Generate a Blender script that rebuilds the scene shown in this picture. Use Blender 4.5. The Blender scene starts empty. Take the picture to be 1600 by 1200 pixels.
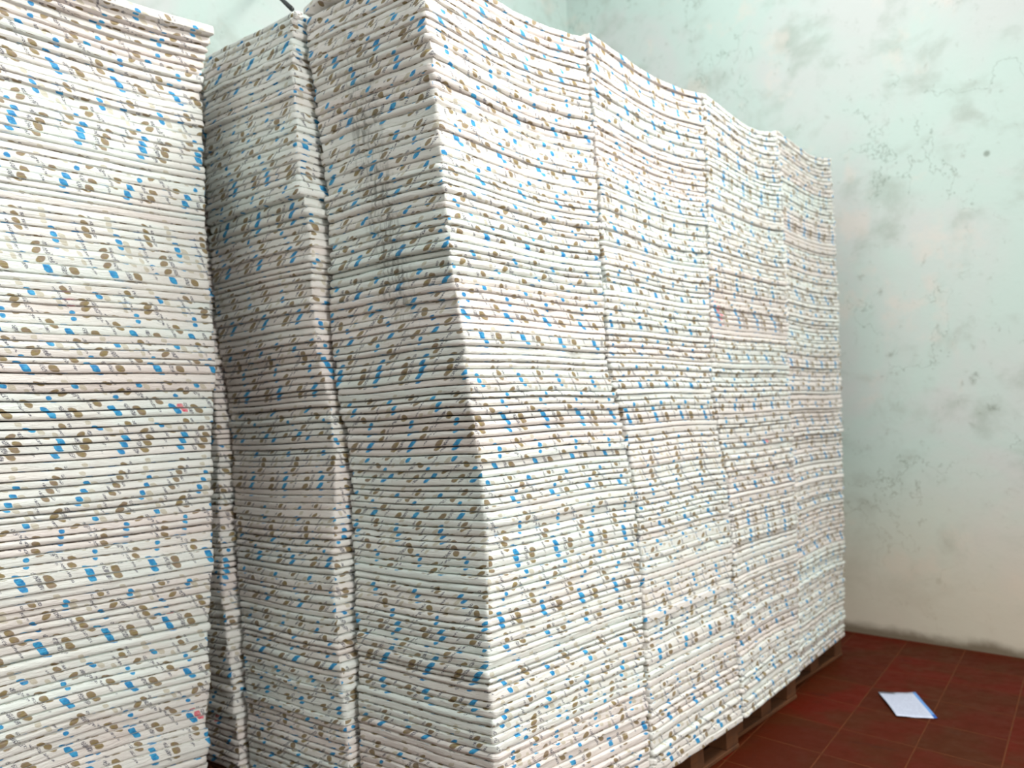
import bpy, math, random
import numpy as np
from mathutils import Matrix, Vector

C = bpy.context.scene.collection
sc = bpy.context.scene
random.seed(7)
rng = np.random.default_rng(11)

# ------------------------------------------------------------------ camera
F = 1377.28
H = 1.62                                       # eye height above the floor
R = np.array([[0.76650555, 0.05574586, 0.63981376],
              [0.64092717, -0.00278664, -0.76759663],
              [-0.0410074, 0.9984411, -0.03786501]])
cam_d = bpy.data.cameras.new('camera')
cam_d.sensor_width = 36.0
cam_d.lens = F * 36.0 / 1600.0
cam_d.clip_start = 0.05
cam_d.dof.use_dof = True
cam_d.dof.focus_distance = 2.6
cam_d.dof.aperture_fstop = 2.4
cam = bpy.data.objects.new('camera', cam_d)
C.objects.link(cam)
M4 = Matrix([list(R[i]) + [0.0] for i in range(3)] + [[0, 0, 0, 1]])
M4.translation = Vector((0, 0, H))
cam.matrix_world = M4
sc.camera = cam

# ------------------------------------------------------------------ light
sc.view_settings.view_transform = 'Standard'
sc.view_settings.look = 'None'
sc.view_settings.gamma = 1.0
sc.view_settings.use_curve_mapping = False
sc.view_settings.exposure = 0.05
world = bpy.data.worlds.new('daylight')
sc.world = world
world.use_nodes = True
bg = world.node_tree.nodes['Background']
bg.inputs[0].default_value = (0.90, 0.98, 1.0, 1)
bg.inputs[1].default_value = 1.1


def area(name, loc, target, sx, sy, power, col):
    d = bpy.data.lights.new(name, 'AREA')
    d.shape = 'RECTANGLE'
    d.size, d.size_y, d.energy, d.color = sx, sy, power, col
    o = bpy.data.objects.new(name, d)
    C.objects.link(o)
    o.location = loc
    o.rotation_euler = (Vector(target) - Vector(loc)).to_track_quat('-Z', 'Y').to_euler()
    return o


# daylight falling through the open roof strip above the aisle
area('overhead_light', (0.1, 3.3, 5.2), (-2.7, 1.8, 2.2), 1.5, 1.1, 175, (1.0, 0.985, 0.95))
# added overhead lamp, brightens the upper back wall and the last pile's top
area('overhead_light', (-1.9, 4.9, 6.0), (-2.2, 6.0, 3.0), 2.4, 0.8, 38, (0.96, 1.0, 0.98))
# the open loading door behind and to the right of the photographer
area('door_daylight', (3.0, 1.25, 2.2), (-2.6, 2.2, 1.5), 1.4, 2.3, 235, (1.0, 0.98, 0.95))


# ------------------------------------------------------------------ helpers
def ray(px, py):
    return R @ np.array([px - 800.0, -(py - 600.0), -F]) / F


CAM = np.array([0, 0, H])


def on_plane(px, py, axis, val):
    r = ray(px, py)
    t = (val - CAM[axis]) / r[axis]
    return CAM + r * t


def tag(o, label=None, cat=None, group=None, kind=None):
    for k, v in (('label', label), ('category', cat), ('group', group), ('kind', kind)):
        if v:
            o[k] = v
    return o


def mesh_obj(name, verts, faces, mat, parent=None, smooth=False, origin=None):
    verts = np.asarray(verts, dtype=float)
    if origin is not None:
        verts = verts - np.asarray(origin)
    me = bpy.data.meshes.new(name)
    me.from_pydata(verts.tolist(), [], faces)
    me.update()
    if smooth:
        me.polygons.foreach_set('use_smooth', [True] * len(me.polygons))
    me.materials.append(mat)
    o = bpy.data.objects.new(name, me)
    C.objects.link(o)
    if origin is not None:
        o.location = origin
    if parent:
        o.parent = parent
    return o


def box_geo(x0, x1, y0, y1, z0, z1, bev=0.003):
    """chamfered box"""
    v, f = [], []
    b = bev
    for (z, i) in ((z0, b), (z0 + b, 0), (z1 - b, 0), (z1, b)):
        v += [(x0 + i, y0 + i + 0, z), (x1 - i, y0 + i, z), (x1 - i, y1 - i, z), (x0 + i, y1 - i, z)]
    f.append((3, 2, 1, 0))
    for l in range(3):
        for k in range(4):
            a, c = l * 4 + k, l * 4 + (k + 1) % 4
            f.append((a, c, c + 4, a + 4))
    f.append((12, 13, 14, 15))
    return v, f


# ------------------------------------------------------------------ node helper
class NT:
    def __init__(self, name):
        self.m = bpy.data.materials.new(name)
        self.m.use_nodes = True
        self.t = self.m.node_tree
        self.b = self.t.nodes['Principled BSDF']

    def n(self, typ, **kw):
        nd = self.t.nodes.new(typ)
        for k, v in kw.items():
            setattr(nd, k, v)
        return nd

    def put(self, sock, v):
        if v is None:
            return
        if hasattr(v, 'is_output') or isinstance(v, bpy.types.NodeSocket):
            self.t.links.new(v, sock)
        else:
            sock.default_value = v

    def math(self, op, a, b=None, c=None, clamp=False):
        nd = self.n('ShaderNodeMath', operation=op)
        nd.use_clamp = clamp
        self.put(nd.inputs[0], a)
        self.put(nd.inputs[1], b)
        self.put(nd.inputs[2], c)
        return nd.outputs[0]

    def mix(self, fac, a, b, mode='MIX'):
        nd = self.n('ShaderNodeMix', data_type='RGBA', blend_type=mode)
        self.put(nd.inputs[0], fac)
        self.put(nd.inputs[6], a)
        self.put(nd.inputs[7], b)
        return nd.outputs[2]

    def noise(self, vec, scale, detail=3.0, rough=0.55, dist=0.0):
        nd = self.n('ShaderNodeTexNoise')
        self.put(nd.inputs['Vector'], vec)
        nd.inputs['Scale'].default_value = scale
        nd.inputs['Detail'].default_value = detail
        nd.inputs['Roughness'].default_value = rough
        nd.inputs['Distortion'].default_value = dist
        return nd.outputs[0]

    def smooth(self, v, lo, hi, a=0.0, b=1.0):
        nd = self.n('ShaderNodeMapRange', interpolation_type='SMOOTHSTEP')
        self.put(nd.inputs[0], v)
        for i, x in enumerate((lo, hi, a, b)):
            nd.inputs[i + 1].default_value = x
        return nd.outputs[0]

    def scale_vec(self, vec, s):
        nd = self.n('ShaderNodeMapping')
        self.put(nd.inputs[0], vec)
        nd.inputs['Scale'].default_value = s
        return nd.outputs[0]

    def pos(self):
        return self.n('ShaderNodeNewGeometry').outputs['Position']

    def bump(self, h, strength, dist):
        nd = self.n('ShaderNodeBump')
        nd.inputs['Strength'].default_value = strength
        nd.inputs['Distance'].default_value = dist
        self.put(nd.inputs['Height'], h)
        self.t.links.new(nd.outputs[0], self.b.inputs['Normal'])


def rgb(r, g, b):
    """sRGB 0-255 to linear"""
    return tuple(((c / 255) / 12.92 if c / 255 <= 0.04045 else ((c / 255 + 0.055) / 1.055) ** 2.4) for c in (r, g, b)) + (1.0,)


# ------------------------------------------------------------------ materials
P, Q = 0.235, 0.165            # repeat of the printed pattern along and across the wrapper


def paper_material():
    s = NT('printed_wrapper')
    uvn = s.n('ShaderNodeUVMap')
    uvn.uv_map = 'print'
    uv = uvn.outputs[0]
    wob = s.n('ShaderNodeTexNoise')
    s.put(wob.inputs['Vector'], uv)
    wob.inputs['Scale'].default_value = 45
    wob.inputs['Detail'].default_value = 2
    sep = s.n('ShaderNodeSeparateXYZ')
    s.put(sep.inputs[0], uv)
    sw = s.n('ShaderNodeSeparateColor')
    s.put(sw.inputs[0], wob.outputs[1])
    u = s.math('MULTIPLY_ADD', s.math('SUBTRACT', sw.outputs[0], 0.5), 0.010, sep.outputs[0])
    v = s.math('MULTIPLY_ADD', s.math('SUBTRACT', sw.outputs[1], 0.5), 0.010, sep.outputs[1])

    def motif(cx, cy, a, b, skew, pu=P, pv=Q, power=3.0):
        dx = s.math('WRAP', s.math('SUBTRACT', u, cx), pu / 2, -pu / 2)
        dy = s.math('WRAP', s.math('SUBTRACT', v, cy), pv / 2, -pv / 2)
        dx = s.math('MULTIPLY_ADD', dy, skew, dx)
        a, b = a * 1.22, b * 1.12
        ex = s.math('POWER', s.math('ABSOLUTE', s.math('DIVIDE', dx, a)), power)
        ey = s.math('POWER', s.math('ABSOLUTE', s.math('DIVIDE', dy, b)), power)
        return s.smooth(s.math('ADD', ex, ey), 1.25, 0.75)

    def mx(*ms):
        r = ms[0]
        for m in ms[1:]:
            r = s.math('MAXIMUM', r, m)
        return r

    at = s.n('ShaderNodeAttribute')
    at.attribute_name = 'tint'
    tint = at.outputs['Fac']
    base = s.mix(tint, rgb(234, 226, 220), rgb(232, 238, 232))
    soft = s.noise(s.scale_vec(s.pos(), (3, 3, 9)), 1.0, 3)
    base = s.mix(s.smooth(soft, 0.42, 0.7, 0, 0.45), base, rgb(228, 214, 206))
    # faint show-through of the print
    pale = mx(motif(0.205, 0.118, 0.010, 0.012, 0.5), motif(0.020, 0.100, 0.007, 0.011, 0.4),
              motif(0.150, 0.150, 0.009, 0.008, 0.3))
    base = s.mix(s.math('MULTIPLY', pale, 0.6), base, rgb(186, 176, 146))
    blot = s.noise(uv, 55, 1)
    brown = mx(motif(0.126, 0.030, 0.0130, 0.0150, 0.45, power=2.4), motif(0.108, 0.098, 0.0125, 0.0130, -0.3, power=2.2),
               motif(0.215, 0.060, 0.0120, 0.0115, 0.55, power=2.2), motif(0.060, 0.137, 0.0105, 0.012, 0.5, power=2.2))
    bcol = s.mix(s.smooth(blot, 0.35, 0.65), rgb(138, 118, 60), rgb(140, 118, 92))
    blue = mx(motif(0.034, 0.032, 0.0112, 0.0170, 0.50, power=4.0), motif(0.062, 0.078, 0.0088, 0.0085, 0.2, power=2.0),
              motif(0.176, 0.124, 0.0098, 0.0105, 0.4, power=2.5))
    lcol = s.mix(s.smooth(blot, 0.35, 0.65), rgb(0, 128, 190), rgb(48, 164, 214))
    text = mx(motif(0.092, 0.032, 0.0075, 0.0200, 0.45), motif(0.142, 0.098, 0.0065, 0.0160, 0.45),
              motif(0.190, 0.050, 0.0045, 0.0240, 0.5), motif(0.036, 0.118, 0.0042, 0.0220, 0.5),
              motif(0.085, 0.140, 0.0048, 0.0100, 0.4), motif(0.160, 0.080, 0.0038, 0.0120, 0.4))
    # rows of small letters: strokes broken up across the line of writing
    w = s.n('ShaderNodeTexWave', wave_type='BANDS', bands_direction='Y')
    s.put(w.inputs['Vector'], uv)
    w.inputs['Scale'].default_value = 42
    w.inputs['Distortion'].default_value = 7
    w.inputs['Detail'].default_value = 1
    w.inputs['Detail Scale'].default_value = 4
    letters = s.math('MULTIPLY', text, s.smooth(w.outputs['Fac'], 0.25, 0.5))
    col = s.mix(s.math('MULTIPLY', letters, 0.85), base, rgb(70, 70, 88))
    col = s.mix(s.math('MULTIPLY', brown, 0.92), col, bcol)
    col = s.mix(s.math('MULTIPLY', blue, 0.97), col, lcol)
    red = motif(0.3, 0.2, 0.011, 0.013, 0.3, pu=P * 9, pv=Q * 11)
    col = s.mix(s.math('MULTIPLY', red, s.smooth(w.outputs['Fac'], 0.1, 0.5, 0.45, 0.95)), col, rgb(226, 62, 92))
    # grimy vertical scuff and general handling dirt
    p = s.pos()
    sp = s.n('ShaderNodeSeparateXYZ')
    s.put(sp.inputs[0], p)
    band = s.smooth(s.math('ABSOLUTE', s.math('SUBTRACT', sp.outputs[0], s.math('MULTIPLY_ADD', sp.outputs[2], -0.12, -2.13))), 0.13, 0.02)
    zr = s.math('MULTIPLY', s.smooth(sp.outputs[2], 1.7, 2.1), s.smooth(sp.outputs[2], 3.25, 2.7))
    yr = s.smooth(sp.outputs[1], 2.26, 2.22)
    gr = s.smooth(s.noise(s.scale_vec(p, (60, 60, 12)), 1.0, 3), 0.44, 0.68)
    dirt = s.math('MULTIPLY', s.math('MULTIPLY', band, zr), s.math('MULTIPLY', yr, s.math('MULTIPLY_ADD', gr, 0.6, 0.12)))
    col = s.mix(dirt, col, rgb(104, 104, 96))
    spots = s.smooth(s.noise(p, 26, 4, 0.65), 0.64, 0.74, 0, 0.35)
    col = s.mix(spots, col, rgb(170, 158, 142))
    s.put(s.b.inputs['Base Color'], col)
    s.b.inputs['Roughness'].default_value = 0.46
    s.b.inputs['Specular IOR Level'].default_value = 0.35
    wr = s.noise(s.scale_vec(uv, (16, 90, 1)), 1.0, 3, 0.6, 1.2)
    s.bump(wr, 0.55, 0.010)
    return s.m


def wall_material(name='plaster', dirty=True):
    s = NT(name)
    p = s.pos()
    sp = s.n('ShaderNodeSeparateXYZ')
    s.put(sp.inputs[0], p)
    z = sp.outputs[2]
    big = s.noise(p, 0.9, 4, 0.6, 0.6)
    mid = s.noise(s.scale_vec(p, (1, 1, 1.3)), 2.6, 6, 0.6, 0.25)
    fine = s.noise(p, 14, 6, 0.7, 0.4)
    col = s.mix(s.smooth(big, 0.38, 0.62), rgb(200, 203, 200), rgb(192, 208, 201))
    col = s.mix(s.smooth(mid, 0.50, 0.72, 0, 0.75), col, rgb(168, 178, 169))
    col = s.mix(s.smooth(s.noise(p, 2.3, 5, 0.6), 0.56, 0.7, 0, 0.4), col, rgb(222, 206, 196))
    col = s.mix(s.smooth(fine, 0.58, 0.74, 0, 0.5), col, rgb(150, 156, 146))
    # hairline cracks and mould specks
    mus = s.noise(p, 7, 5, 0.75)
    col = s.mix(s.smooth(mus, 0.64, 0.76, 0, 0.4), col, rgb(98, 106, 92))
    v = s.n('ShaderNodeTexVoronoi')
    s.put(v.inputs['Vector'], p)
    v.inputs['Scale'].default_value = 3.2
    sel = s.smooth(s.noise(p, 1.7, 1), 0.5, 0.56)
    spk = s.math('MULTIPLY', s.smooth(v.outputs['Distance'], 0.09, 0.04), sel)
    col = s.mix(s.math('MULTIPLY', spk, 0.6), col, rgb(96, 104, 88))
    # crack running across the upper wall
    crk = s.math('ABSOLUTE', s.math('SUBTRACT', s.noise(p, 1.1, 6, 0.62), 0.5))
    col = s.mix(s.math('MULTIPLY', s.smooth(crk, 0.004, 0.0005), s.smooth(big, 0.5, 0.56, 0, 0.5)), col, rgb(110, 124, 110))
    # splash band of dirt rising from the floor
    wav = s.math('MULTIPLY_ADD', mid, 0.35, z)
    col = s.mix(s.smooth(wav, 1.6, 0.3, 0, 0.75), col, rgb(212, 196, 174))
    low = s.math('MULTIPLY_ADD', mid, 0.16, z)
    col = s.mix(s.smooth(low, 0.17, 0.09, 0, 0.85), col, rgb(96, 80, 56))
    s.put(s.b.inputs['Base Color'], col)
    s.b.inputs['Roughness'].default_value = 0.8
    s.bump(s.math('ADD', mid, s.math('MULTIPLY', fine, 0.4)), 0.22, 0.02)
    return s.m


ANG = math.atan2(-0.15008, 1.03462)            # the room's grid against the piles


def floor_material():
    s = NT('terracotta_tiles')
    # tile rows run along the back wall; the other joints as they lie in the room
    jp = CAM + ray(1314, 1138) * (-H / ray(1314, 1138)[2])
    sx = s.n('ShaderNodeSeparateXYZ')
    s.put(sx.inputs[0], s.pos())
    X0 = s.math('SUBTRACT', sx.outputs[0], float(jp[0]))
    Y0 = s.math('SUBTRACT', sx.outputs[1], float(jp[1]))
    tu = s.math('ADD', s.math('MULTIPLY', X0, 0.994), s.math('MULTIPLY', Y0, 0.110))
    tv = s.math('ADD', s.math('MULTIPLY', X0, 0.148), s.math('MULTIPLY', Y0, 0.989))
    cmb = s.n('ShaderNodeCombineXYZ')
    s.put(cmb.inputs[0], s.math('ADD', tu, 36.0))
    s.put(cmb.inputs[1], s.math('ADD', tv, 36.0))
    br = s.n('ShaderNodeTexBrick')
    br.offset = 0.0
    br.squash = 1.0
    s.put(br.inputs['Vector'], cmb.outputs[0])
    br.inputs['Scale'].default_value = 1.0
    br.inputs['Brick Width'].default_value = 0.36
    br.inputs['Row Height'].default_value = 0.36
    br.inputs['Mortar Size'].default_value = 0.0045
    br.inputs['Mortar Smooth'].default_value = 0.5
    br.inputs['Color1'].default_value = (0, 0, 0, 1)
    br.inputs['Color2'].default_value = (1, 1, 1, 1)
    br.inputs['Mortar'].default_value = (0.5, 0.5, 0.5, 1)
    p = s.pos()
    n1 = s.noise(p, 2.6, 4, 0.6, 0.5)
    n2 = s.noise(p, 11, 5, 0.65)
    tile = s.mix(br.outputs['Color'], rgb(70, 24, 6), rgb(88, 18, 4))
    tile = s.mix(s.smooth(n1, 0.4, 0.62, 0, 0.65), tile, rgb(68, 34, 12))
    tile = s.mix(s.smooth(n2, 0.5, 0.75, 0, 0.4), tile, rgb(60, 26, 14))
    mor = s.mix(s.smooth(n2, 0.35, 0.65), rgb(84, 42, 20), rgb(100, 54, 30))
    col = s.mix(br.outputs['Fac'], tile, mor)
    dk = s.noise(s.scale_vec(p, (1.5, 5, 1)), 1.6, 3)
    col = s.mix(s.smooth(dk, 0.66, 0.72, 0, 0.55), col, rgb(50, 22, 14))
    s.put(s.b.inputs['Base Color'], col)
    s.put(s.b.inputs['Roughness'], s.smooth(n2, 0.3, 0.7, 0.5, 0.7))
    s.b.inputs['Specular IOR Level'].default_value = 0.08
    s.bump(s.math('MULTIPLY_ADD', br.outputs['Fac'], -1.0, s.math('MULTIPLY', n2, 0.35)), 0.4, 0.006)
    return s.m


def wood_material():
    s = NT('pallet_wood')
    p = s.pos()
    g = s.noise(s.scale_vec(p, (30, 4, 30)), 1.0, 4, 0.6, 0.8)
    col = s.mix(g, rgb(62, 34, 14), rgb(112, 66, 28))
    col = s.mix(s.smooth(s.noise(p, 8, 3), 0.5, 0.75, 0, 0.5), col, rgb(46, 28, 16))
    s.put(s.b.inputs['Base Color'], col)
    s.b.inputs['Roughness'].default_value = 0.75
    s.bump(g, 0.3, 0.004)
    return s.m


def plain(name, col, rough=0.6, nscale=30, amt=0.2):
    s = NT(name)
    n = s.noise(s.pos(), nscale, 4)
    s.put(s.b.inputs['Base Color'], s.mix(s.smooth(n, 0.35, 0.7, 0, amt), col, tuple(c * 0.55 for c in col[:3]) + (1,)))
    s.b.inputs['Roughness'].default_value = rough
    s.bump(n, 0.2, 0.003)
    return s.m


def slip_material():
    s = NT('printed_slip')
    tc = s.n('ShaderNodeUVMap')
    tc.uv_map = 'page'
    sp = s.n('ShaderNodeSeparateXYZ')
    s.put(sp.inputs[0], tc.outputs[0])
    x, y = sp.outputs[0], sp.outputs[1]
    base = rgb(196, 202, 222)
    w = s.n('ShaderNodeTexWave', wave_type='BANDS', bands_direction='Y')
    s.put(w.inputs['Vector'], tc.outputs[0])
    w.inputs['Scale'].default_value = 5.0
    n = s.noise(s.scale_vec(tc.outputs[0], (24, 9, 1)), 1.0, 2)
    tx = s.math('MULTIPLY', s.smooth(w.outputs['Fac'], 0.55, 0.8), s.smooth(n, 0.42, 0.5))
    inx = s.math('MULTIPLY', s.smooth(x, 0.06, 0.1), s.smooth(x, 0.86, 0.82))
    col = s.mix(s.math('MULTIPLY', s.math('MULTIPLY', tx, inx), 0.35), base, rgb(120, 124, 156))
    head = s.math('MULTIPLY', s.smooth(y, 0.9, 0.94), s.smooth(x, 0.45, 0.40))
    col = s.mix(s.math('MULTIPLY', head, 0.7), col, rgb(70, 78, 96))
    edge = s.smooth(x, 0.905, 0.93)
    col = s.mix(edge, col, rgb(96, 148, 214))
    corner = s.math('MULTIPLY', edge, s.smooth(y, 0.14, 0.10))
    col = s.mix(corner, col, rgb(14, 84, 168))
    s.put(s.b.inputs['Base Color'], col)
    s.b.inputs['Roughness'].default_value = 0.5
    return s.m


M_PAPER = paper_material()
M_WALL = wall_material()
M_FLOOR = floor_material()
M_WOOD = wood_material()
M_ROD = plain('dark_iron', rgb(44, 46, 44), 0.5)
M_WHITE = plain('white_scrap_paper', rgb(240, 238, 234), 0.5, 40, 0.1)
M_SLIP = slip_material()

# ------------------------------------------------------------------ room shell
WALL_H = 6.4


def floor_point(px, py):
    r = ray(px, py)
    return (CAM + r * (-H / r[2]))


g0, g1 = floor_point(1324, 986), floor_point(1600, 1029)
dw = (g1 - g0)[:2]
dw /= np.linalg.norm(dw)                       # along the back wall, to the right
nw = np.array([dw[1], -dw[0]])                 # out of the back wall, into the room
r = ray(886, 20)
t = np.dot(nw, g0[:2]) / np.dot(nw, r[:2])
corner = (r * t)[:2]                           # the far left corner of the room
LEN_B, LEN_L = 8.4, 10.5


def slab(name, a, b, out, h0, h1, th, mat):
    """a wall from a to b whose room-side face lies on a-b; thickness th away from the room"""
    a, b, out = np.array(a), np.array(b), np.array(out)
    nseg = 1
    v = [(*a, h0), (*b, h0), (*(b + out * th), h0), (*(a + out * th), h0),
         (*a, h1), (*b, h1), (*(b + out * th), h1), (*(a + out * th), h1)]
    f = [(0, 1, 5, 4), (1, 2, 6, 5), (2, 3, 7, 6), (3, 0, 4, 7), (4, 5, 6, 7), (3, 2, 1, 0)]
    o = mesh_obj(name, v, f, mat)
    tag(o, kind='structure')
    return o


c0 = corner
c1 = corner + dw * LEN_B
c2 = c1 + nw * LEN_L
c3 = c0 + nw * LEN_L
slab('wall_back', c0 - dw * 0.2, c1 + dw * 0.2, -nw, 0, WALL_H, 0.2, M_WALL)
slab('wall_left', c0, c3, -dw, 0, WALL_H, 0.2, M_WALL)
slab('wall_right', c1, c2, dw, 0, WALL_H, 0.2, M_WALL)
slab('wall_front', c3 - dw * 0.2, c2 + dw * 0.2, nw, 0, WALL_H, 0.2, M_WALL)
fv = [(*(c0 - dw * .2 - nw * .2), 0), (*(c1 + dw * .2 - nw * .2), 0), (*(c2 + dw * .2 + nw * .2), 0), (*(c3 - dw * .2 + nw * .2), 0)]
fv = fv + [(a, b, -0.1) for a, b, _ in fv]
tag(mesh_obj('floor', fv, [(3, 2, 1, 0), (4, 5, 6, 7), (0, 1, 5, 4), (1, 2, 6, 5), (2, 3, 7, 6), (3, 0, 4, 7)], M_FLOOR), kind='structure')

# ------------------------------------------------------------------ the piles' outlines
PAL = 0.125                                     # pallet height


def curve(pts):
    pts = sorted(pts)
    zs = np.array([p[0] for p in pts])
    vs = np.array([p[1:] for p in pts])
    return lambda z: np.array([np.interp(z, zs, vs[:, i]) for i in range(vs.shape[1])])


def bulge(y, z):
    k = max(0.0, (1.45 - z) / 1.45)
    return (k ** 1.25) * float(np.interp(y, [2.2, 3.3, 4.2, 5.1, 6.0], [0.13, 0.20, 0.16, 0.09, -0.02]))


XF = -2.09


def edge(pxs):
    out = []
    for (py, px) in pxs:
        x = XF
        for _ in range(8):
            p = on_plane(px, py, 0, x)
            x = XF + bulge(p[1], p[2])
        out.append((p[2], p[0], p[1]))
    return curve(out)


E0 = edge([(0, 662), (50, 668), (100, 675), (170, 682), (250, 690), (330, 697), (400, 705), (450, 712), (500, 720), (560, 728),
           (600, 733), (650, 740), (700, 748), (780, 757), (860, 762), (900, 763), (1020, 764), (1080, 765), (1140, 772), (1200, 778), (1300, 784)])
E1 = edge([(55, 918), (130, 922), (215, 930), (300, 936), (380, 941), (450, 945), (500, 948), (560, 951), (600, 958), (650, 974),
           (720, 985), (780, 995), (860, 1001), (920, 1005), (1000, 1010), (1100, 1015), (1200, 1020)])
E2 = edge([(140, 1100), (200, 1103), (290, 1106), (400, 1108), (500, 1112), (600, 1113), (700, 1128), (750, 1140), (850, 1145),
           (950, 1150), (1050, 1157), (1150, 1165)])
E3 = edge([(200, 1215), (300, 1225), (400, 1230), (500, 1233), (600, 1235), (700, 1242), (800, 1248), (900, 1250), (1040, 1251)])
E4 = edge([(238, 1298), (350, 1305), (500, 1312), (700, 1318), (850, 1320), (980, 1320)])


def front_edge(pxs, yfun):
    out = []
    for (py, px) in pxs:
        z = 1.6
        for _ in range(8):
            p = on_plane(px, py, 1, yfun(z))
            z = p[2]
        out.append((p[2], p[0], p[1]))
    return curve(out)


y0 = lambda z: E0(z)[1]
B2L = front_edge([(20, 474), (100, 482), (200, 497), (310, 509), (400, 513), (500, 515), (560, 520), (640, 530), (700, 545),
                  (800, 549), (900, 553), (1000, 557), (1100, 559), (1200, 562)], y0)


def proud_edge(pxs, neighbour, gap, lim):
    """the right front edge of a pile that stands a little further forward than its neighbour on the right"""
    out = []
    for (py, px) in pxs:
        z = 1.6
        for _ in range(8):
            n = neighbour(z)
            x = n[0] - gap
            p = on_plane(px, py, 0, x)
            y = min(max(p[1], n[1] - lim), n[1] - 0.015)
            z = p[2]
        out.append((z, x, y))
    return curve(out)


B1R = proud_edge([(20, 458), (100, 458), (200, 463), (300, 468), (335, 485), (400, 487), (460, 488), (540, 495), (600, 508), (640, 516),
                  (700, 525), (760, 526), (830, 523), (900, 522), (1000, 527), (1060, 534), (1130, 542), (1200, 546)], B2L, 0.024, 0.17)
B1L = front_edge([(75, 318), (200, 318), (300, 320), (400, 328), (500, 335), (600, 353), (700, 362), (860, 368), (1000, 378), (1180, 388)],
                 lambda z: B1R(z)[1])
B0R = proud_edge([(75, 312), (400, 318), (500, 322), (600, 334), (700, 341), (860, 345), (940, 350), (1000, 355), (1100, 367), (1200, 376)], B1L, 0.023, 0.16)


def afar(z):
    return min(1.955, B0R(z)[1] - 0.03, B1R(z)[1] - 0.03)


AR = front_edge([(30, 341), (52, 335), (66, 329), (90, 321), (150, 316), (200, 318), (300, 322), (400, 325), (450, 330), (530, 335), (580, 340), (620, 335), (700, 332),
                 (800, 332), (880, 335), (960, 328), (1010, 327), (1060, 330), (1100, 326), (1200, 325)], afar)

G = 0.012
W = 0.68
PILES = {
    # near-left, near-right, far-right, far-left corners as functions of height
    'corner': lambda z: (B2L(z), E0(z), E1(z) - [0, G], np.array([B2L(z)[0], E1(z)[1] - G])),
    'narrow': lambda z: (B1L(z), B1R(z), np.array([B1R(z)[0], B1R(z)[1] + 0.93]), np.array([B1L(z)[0], B1R(z)[1] + 0.93])),
    'leftmost': lambda z: (AR(z) + [-W, -0.96], AR(z) + [0.0, -0.96], AR(z), AR(z) + [-W, 0]),
    'hidden': lambda z: (B0R(z) + [-0.60, 0], B0R(z), B0R(z) + [0, 0.9], B0R(z) + [-0.60, 0.9]),
    'second': lambda z: (E1(z) + [-W, G], E1(z) + [0, G], E2(z) - [0, G], E2(z) + [-W, -G]),
    'third': lambda z: (E2(z) + [-W, G], E2(z) + [0, G], E3(z) - [0, G], E3(z) + [-W, -G]),
    'last': lambda z: (E3(z) + [-W, G], E3(z) + [-0.015, G], E4(z), E4(z) + [-W, 0]),
}


def sag_amp(name, z):
    """vertical give of the layers along the depth of the pile"""
    t = (z - 1.7) / 1.5
    if name in ('corner', 'second', 'third', 'last'):
        return 0.045 * max(t, 0) ** 1.5 - 0.012 * max(-t, 0)
    return 0.012 * t


def layer_z(name, z, a, b, lift):
    s = -sag_amp(name, z) * np.sin(np.pi * np.clip(b, 0, 1) ** 1.25)
    w = 0.004 * np.sin(a * 5.1 + z * 2.3 + len(name)) + 0.003 * np.sin(b * 6.3 + z * 3.1 + len(name) * 2)
    # all layers rise from a level bottom: the give grows from nothing over the first layers
    k = min(1.0, max(0.0, (z - PAL) / 0.25))
    return z + (s + w) * k + lift


PROF_O = np.array([-0.0130, -0.0036, 0.0006, 0.0012, -0.0008, -0.0046, -0.0130])
PROF_Z = np.array([0.0, 0.10, 0.34, 0.58, 0.78, 0.93, 1.0])


class Wave:
    """smooth random wobble along a closed outline"""
    def __init__(self, amp, n=4):
        self.a = rng.normal(0, amp / n ** .5, n)
        self.f = rng.uniform(3, 16, n)
        self.p = rng.uniform(0, 6.28, n)

    def __call__(self, s):
        return sum(a * np.sin(f * s + p) for a, f, p in zip(self.a, self.f, self.p))


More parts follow.
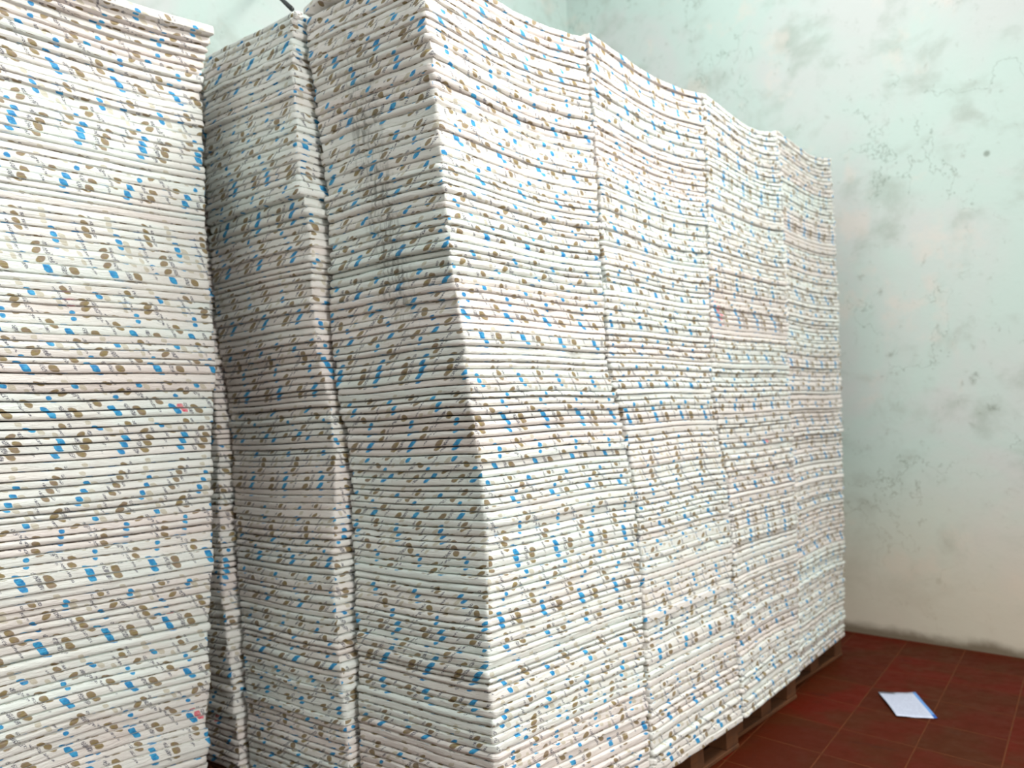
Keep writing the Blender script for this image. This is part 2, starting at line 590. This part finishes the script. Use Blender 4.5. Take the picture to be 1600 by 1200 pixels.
def ream_geo(name, zb, zt, ph, loose=0.0):
    """one wrapped ream: rounded, slightly bulging slab. ph=(u phase, v phase)"""
    zm = 0.5 * (zb + zt)
    cs = [np.array(c, dtype=float) for c in PILES[name](zm)]
    j = np.clip(rng.normal(0, 0.0022, 2), -0.004, 0.004)
    for c in cs:
        c += j + np.clip(rng.normal(0, 0.0018, 2), -0.003, 0.003)
    cnt = (9, 13, 4, 4)
    pts, nor, ab, side = [], [], [], []
    nd = [(0, -1), (1, 0), (0, 1), (-1, 0)]
    ABC = [(0, 0), (1, 0), (1, 1), (0, 1)]
    rr = 0.011
    for sd in range(4):
        p, q = cs[sd], cs[(sd + 1) % 4]
        L = np.linalg.norm(q - p)
        d = (q - p) / L
        n = np.array([d[1], -d[0]])
        pn = nd[sd - 1]
        aa, bb = np.array(ABC[sd], float), np.array(ABC[(sd + 1) % 4], float)
        ts = np.concatenate([[rr / L], np.linspace(0.03, 0.97, cnt[sd]), [1 - rr / L]])
        # corner midpoint before this side
        pts.append(p + (d - 0.0) * rr * 0.29 + (-n) * rr * 0.29)
        prev = np.array(pn, float)
        nn = (n + prev)
        nor.append(nn / np.linalg.norm(nn))
        ab.append(aa)
        side.append(sd)
        for t_ in ts:
            pts.append(p + d * L * t_)
            nor.append(n)
            ab.append(aa * (1 - t_) + bb * t_)
            side.append(sd)
    pts, nor, ab = np.array(pts), np.array(nor), np.array(ab)
    N = len(pts)
    arc = np.arange(N) * 0.11
    w1, w2, w3 = Wave(0.0028), Wave(0.0006), Wave(0.0006)
    out = w1(arc * 3)
    prof = PROF_O * (rng.uniform(0.06, 0.32) if rng.random() < 0.7 else rng.uniform(0.5, 1.3))
    prof = prof + rng.normal(0, 0.0028) * (PROF_Z - 0.5)
    out = out + (rng.normal(0, 0.0018) if rng.random() < .82 else rng.choice([-1, 1]) * rng.uniform(0.003, 0.007))
    za = layer_z(name, zb, ab[:, 0], ab[:, 1], loose * np.exp(-((ab[:, 0] - .12) / .14) ** 2)) + 0.0010 + np.abs(w2(arc * 4))
    zc = layer_z(name, zt, ab[:, 0], ab[:, 1], loose * np.exp(-((ab[:, 0] - .12) / .14) ** 2)) - 0.0010 - np.abs(w3(arc * 4))
    K = len(PROF_O)
    V = np.zeros((K, N, 3))
    for k in range(K):
        o = prof[k] + out
        V[k, :, :2] = pts + nor * o[:, None]
        V[k, :, 2] = za * (1 - PROF_Z[k]) + zc * PROF_Z[k]
    V[0, :, 2] += 0.0008
    V[K - 1, :, 2] -= 0.0008
    verts = V.reshape(-1, 3)
    ctr = np.mean(pts, 0)
    cb, ct = np.array([*ctr, za.mean() + 0.0012 if loose == 0 else zb]), np.array([*ctr, zc.mean() - 0.0012 if loose == 0 else zt])
    sgn = -sag_amp(name, zm)
    verts = np.vstack([verts, cb, ct])
    faces, uv = [], []
    hgt = zt - zb
    vv = PROF_Z * hgt + np.array([-0.012, -0.002, 0, 0, 0, 0.002, 0.012])

    def fuv(i, k, sd):
        x, y = V[k, i, 0], V[k, i, 1]
        if sd in (0, 2):
            return (-x * (1 if sd == 0 else -1) + 0.45 * vv[k] + ph[0] + 0.07, vv[k] + ph[1] + 0.05)
        return (y * (1 if sd == 1 else -1) + ph[0], vv[k] + ph[1])
    for k in range(K - 1):
        for i in range(N):
            i2 = (i + 1) % N
            sd = side[i]
            faces.append((k * N + i, k * N + i2, (k + 1) * N + i2, (k + 1) * N + i))
            uv += [fuv(i, k, sd), fuv(i2, k, sd), fuv(i2, k + 1, sd), fuv(i, k + 1, sd)]
    base = K * N
    for i in range(N):
        i2 = (i + 1) % N
        faces.append((base, i2, i))
        uv += [(verts[q][1] + ph[0], verts[q][0] + ph[1]) for q in (base, i2, i)]
        a_, b_ = (K - 1) * N + i, (K - 1) * N + i2
        faces.append((base + 1, a_, b_))
        uv += [(verts[q][1] + ph[0], verts[q][0] + ph[1]) for q in (base + 1, a_, b_)]
    return verts, faces, uv


def ream_object(name, geos, tints):
    vs, fs, us, ts = [], [], [], []
    off = 0
    for (v, f, u), tv in zip(geos, tints):
        vs.append(v)
        fs += [tuple(i + off for i in q) for q in f]
        us += u
        ts += [tv] * len(v)
        off += len(v)
    vs = np.vstack(vs)
    o0 = vs.mean(0)
    o0[2] = vs[:, 2].min()
    o = mesh_obj(name, vs, fs, M_PAPER, smooth=True, origin=o0)
    me = o.data
    lay = me.uv_layers.new(name='print')
    lay.data.foreach_set('uv', np.array(us, dtype=np.float32).ravel())
    at = me.attributes.new('tint', 'FLOAT', 'POINT')
    at.data.foreach_set('value', np.array(ts, dtype=np.float32))
    return o


def ordinal(n):
    suf = 'th' if 10 <= n % 100 <= 20 else {1: 'st', 2: 'nd', 3: 'rd'}.get(n % 10, 'th')
    return f'{n}{suf}'


SPEC = [  # name, top height, mean ream thickness, how many from the top are things of their own
    ('corner', 3.235, 0.0272, 108, 'front corner pile', 'white ream with blue and brown print', 'reams in the front corner pile'),
    ('narrow', 3.245, 0.0275, 95, 'shaded narrow pile', 'white ream with blue and brown print', 'reams in the narrow shaded pile'),
    ('leftmost', 3.24, 0.0302, 97, 'leftmost pile', 'white ream with blue and brown print', 'reams in the leftmost pile'),
    ('hidden', 3.2, 0.0275, 0, '', '', ''),
    ('second', 3.262, 0.0272, 0, '', '', ''),
    ('third', 3.275, 0.0272, 0, '', '', ''),
    ('last', 3.30, 0.0272, 0, '', '', ''),
]
rest, rest_t = [], []
for (name, top, th, own, where, what, grp) in SPEC:
    n = int(round((top - PAL) / th))
    thick = np.clip(rng.normal(1, 0.13, n), 0.72, 1.35)
    thick *= (top - PAL) / thick.sum()
    z = PAL
    run = 0
    layers = []
    for i in range(n):
        if run <= 0:
            run = int(rng.integers(4, 11))
            u0 = rng.uniform(0, P) + P * int(rng.integers(0, 9))
            v0 = rng.uniform(0, Q) + Q * int(rng.integers(0, 11))
            du, dv = rng.uniform(-0.012, 0.020), rng.uniform(0.010, 0.034)
            tr = rng.uniform(0, 1)
        run -= 1
        u0 += du + rng.normal(0, 0.004)
        v0 += dv
        layers.append((z, z + thick[i], (u0, v0 + rng.normal(0, 0.006)), float(np.clip(tr + rng.normal(0, .2), 0, 1))))
        z += thick[i]
    for i, (za, zb, ph, tv) in enumerate(layers):
        k = n - i                              # layer counted from the top
        loose = 0.036 if (name == 'corner' and k == 1) else 0.0
        g = ream_geo(name, za, zb, ph, loose)
        if k <= own:
            o = ream_object('paper_ream', [g], [tv])
            extra = 'topmost' if k == 1 else ordinal(k) + ' from top'
            tag(o, f'{what}, {extra} of {where}', 'paper ream', grp)
        else:
            rest.append(g)
            rest_t.append(tv)
o = ream_object('paper_reams', rest, rest_t)
tag(o, 'white printed paper reams in the far piles along the right side and lowest layers', 'paper reams', kind='stuff')


# ------------------------------------------------------------------ pallets
def pallet(cor, label, group='wooden pallets under the piles'):
    nl, nr, fr, fl = cor
    x1 = min(nr[0], fr[0]) - 0.02
    x0 = max(nl[0], fl[0]) + 0.01
    ya, yb = max(nl[1], nr[1]) + 0.012, min(fr[1], fl[1]) - 0.012
    cx, cy = (x0 + x1) / 2, (ya + yb) / 2
    e = bpy.data.objects.new('wooden_pallet', None)
    C.objects.link(e)
    e.location = (cx, cy, 0)
    tag(e, label, 'pallet', group)
    hx, hy = (x1 - x0) / 2, (yb - ya) / 2
    for k in range(6):                         # deck boards across
        yy = -hy + 0.05 + (2 * hy - 0.1) * k / 5
        v, f = box_geo(-hx, hx, yy - 0.05, yy + 0.05, 0.102, PAL - 0.001)
        mesh_obj('deck_board', v, f, M_WOOD, e)
    for sx in (-1, 0, 1):
        xx = sx * (hx - 0.05)
        v, f = box_geo(xx - 0.05, xx + 0.05, -hy, hy, 0.001, 0.020)
        mesh_obj('bottom_board', v, f, M_WOOD, e)
        for sy in (-1, 0, 1):
            yy = sy * (hy - 0.06)
            v, f = box_geo(xx - 0.045, xx + 0.045, yy - 0.06, yy + 0.06, 0.020, 0.102)
            mesh_obj('block', v, f, M_WOOD, e)
    return e


for nm, lab in (('corner', 'wooden pallet under the front corner pile of paper reams'),
                ('second', 'wooden pallet under the second pile from the front corner, right side'),
                ('third', 'wooden pallet under the third pile along the right side'),
                ('last', 'wooden pallet under the last pile, nearest the plaster wall'),
                ('narrow', 'wooden pallet under the shaded narrow pile'),
                ('leftmost', 'wooden pallet under the leftmost pile of paper reams'),
                ('hidden', 'wooden pallet in the dark gap between leftmost and narrow piles')):
    pallet(PILES[nm](PAL + 0.02), lab)

# ------------------------------------------------------------------ paper slip on the floor
q = [floor_point(*p)[:2] for p in ((1372, 1084), (1430, 1083), (1465, 1124), (1401, 1121))]
nx, ny = 14, 10
sv, suv, sf = [], [], []
for lay, dz in ((0, 0.0), (1, 0.0006)):
    for jy in range(ny + 1):
        for ix in range(nx + 1):
            a, b = ix / nx, 1 - jy / ny        # a: left-right, b: 1 at the far edge
            p = (q[0] * (1 - a) + q[1] * a) * b + (q[3] * (1 - a) + q[2] * a) * (1 - b)
            zz = 0.0015 + 0.012 * (1 - a) ** 2 * (0.6 + 0.4 * math.sin(3 * b)) + 0.004 * a ** 4 + 0.0015 * math.sin(7 * a + 4 * b) ** 2
            sv.append((p[0], p[1], zz + dz))
            suv.append((a, b))
row = nx + 1
tot = row * (ny + 1)
for jy in range(ny):
    for ix in range(nx):
        i = jy * row + ix
        sf.append((i, i + 1, i + row + 1, i + row))
        sf.append((tot + i, tot + i + row, tot + i + row + 1, tot + i + 1))
rim = [i for i in range(nx)] + [jy * row + nx for jy in range(ny)] + [ny * row + ix for ix in range(nx, 0, -1)] + [jy * row for jy in range(ny, 0, -1)]
for k in range(len(rim)):
    a, b = rim[k], rim[(k + 1) % len(rim)]
    sf.append((b, a, a + tot, b + tot))
o = mesh_obj('paper_slip', sv, sf, M_SLIP, smooth=True)
lay = o.data.uv_layers.new(name='page')
for lp in o.data.loops:
    lay.data[lp.index].uv = suv[lp.vertex_index]
tag(o, 'small white printed paper slip with a blue edge lying on the red tiles', 'paper slip')


# ------------------------------------------------------------------ rod and scrap on top of the piles
def tube(name, pts, rad, mat, seg=12):
    pts = [Vector(p) for p in pts]
    v, f = [], []
    for i, p in enumerate(pts):
        d = (pts[min(i + 1, len(pts) - 1)] - pts[max(i - 1, 0)]).normalized()
        up = Vector((0, 0, 1)) if abs(d.z) < 0.9 else Vector((1, 0, 0))
        s = d.cross(up).normalized()
        t2 = s.cross(d)
        for k in range(seg):
            a = 2 * math.pi * k / seg
            v.append(p + (s * math.cos(a) + t2 * math.sin(a)) * rad)
    for i in range(len(pts) - 1):
        for k in range(seg):
            a, b = i * seg + k, i * seg + (k + 1) % seg
            f.append((a, b, b + seg, a + seg))
    f.append(tuple(range(seg - 1, -1, -1)))
    f.append(tuple((len(pts) - 1) * seg + k for k in range(seg)))
    return mesh_obj(name, [tuple(a) for a in v], f, mat, smooth=True)


pe = on_plane(456, 14, 1, y0(3.2) + 0.02)
r = ray(415, -22)
nl = np.array([dw[0], dw[1]])
t = np.dot(nl, c0) / np.dot(nl, r[:2])
pw = CAM + r * t
pw = pw + np.array([*dw, 0]) * 0.015
o = tube('iron_rod', [pe, pe * 0.5 + pw * 0.5, pw], 0.010, M_ROD)
tag(o, 'thin dark iron rod leaning from the pile tops up to the left wall', 'rod')


def crumple(loc, rad, seed):
    rs = np.random.default_rng(seed)
    v, f = [], []
    nu, nv_ = 14, 9
    for i in range(nv_ + 1):
        th_ = math.pi * i / nv_
        for k in range(nu):
            a = 2 * math.pi * k / nu
            rr_ = rad * (1 + 0.28 * math.sin(3 * a + 5 * th_ + seed) * math.sin(th_) + rs.normal(0, 0.07))
            v.append((loc[0] + rr_ * math.sin(th_) * math.cos(a), loc[1] + rr_ * math.sin(th_) * math.sin(a), loc[2] + rr_ * 0.8 * math.cos(th_)))
    for i in range(nv_):
        for k in range(nu):
            a, b = i * nu + k, i * nu + (k + 1) % nu
            f.append((a, a + nu, b + nu, b))
    return mesh_obj('crumpled_paper', v, f, M_WHITE, smooth=False)


for (px, py, rad, lab) in ((466, 24, 0.018, 'white crumpled scrap of paper beside the rod end, the upper one'),
                           (460, 33, 0.014, 'white crumpled scrap of paper tucked below the rod end, the lower one')):
    o = crumple(on_plane(px, py, 1, B1R(3.2)[1] - 0.006), rad, px)
    tag(o, lab, 'paper scrap', 'crumpled scraps at the rod end')
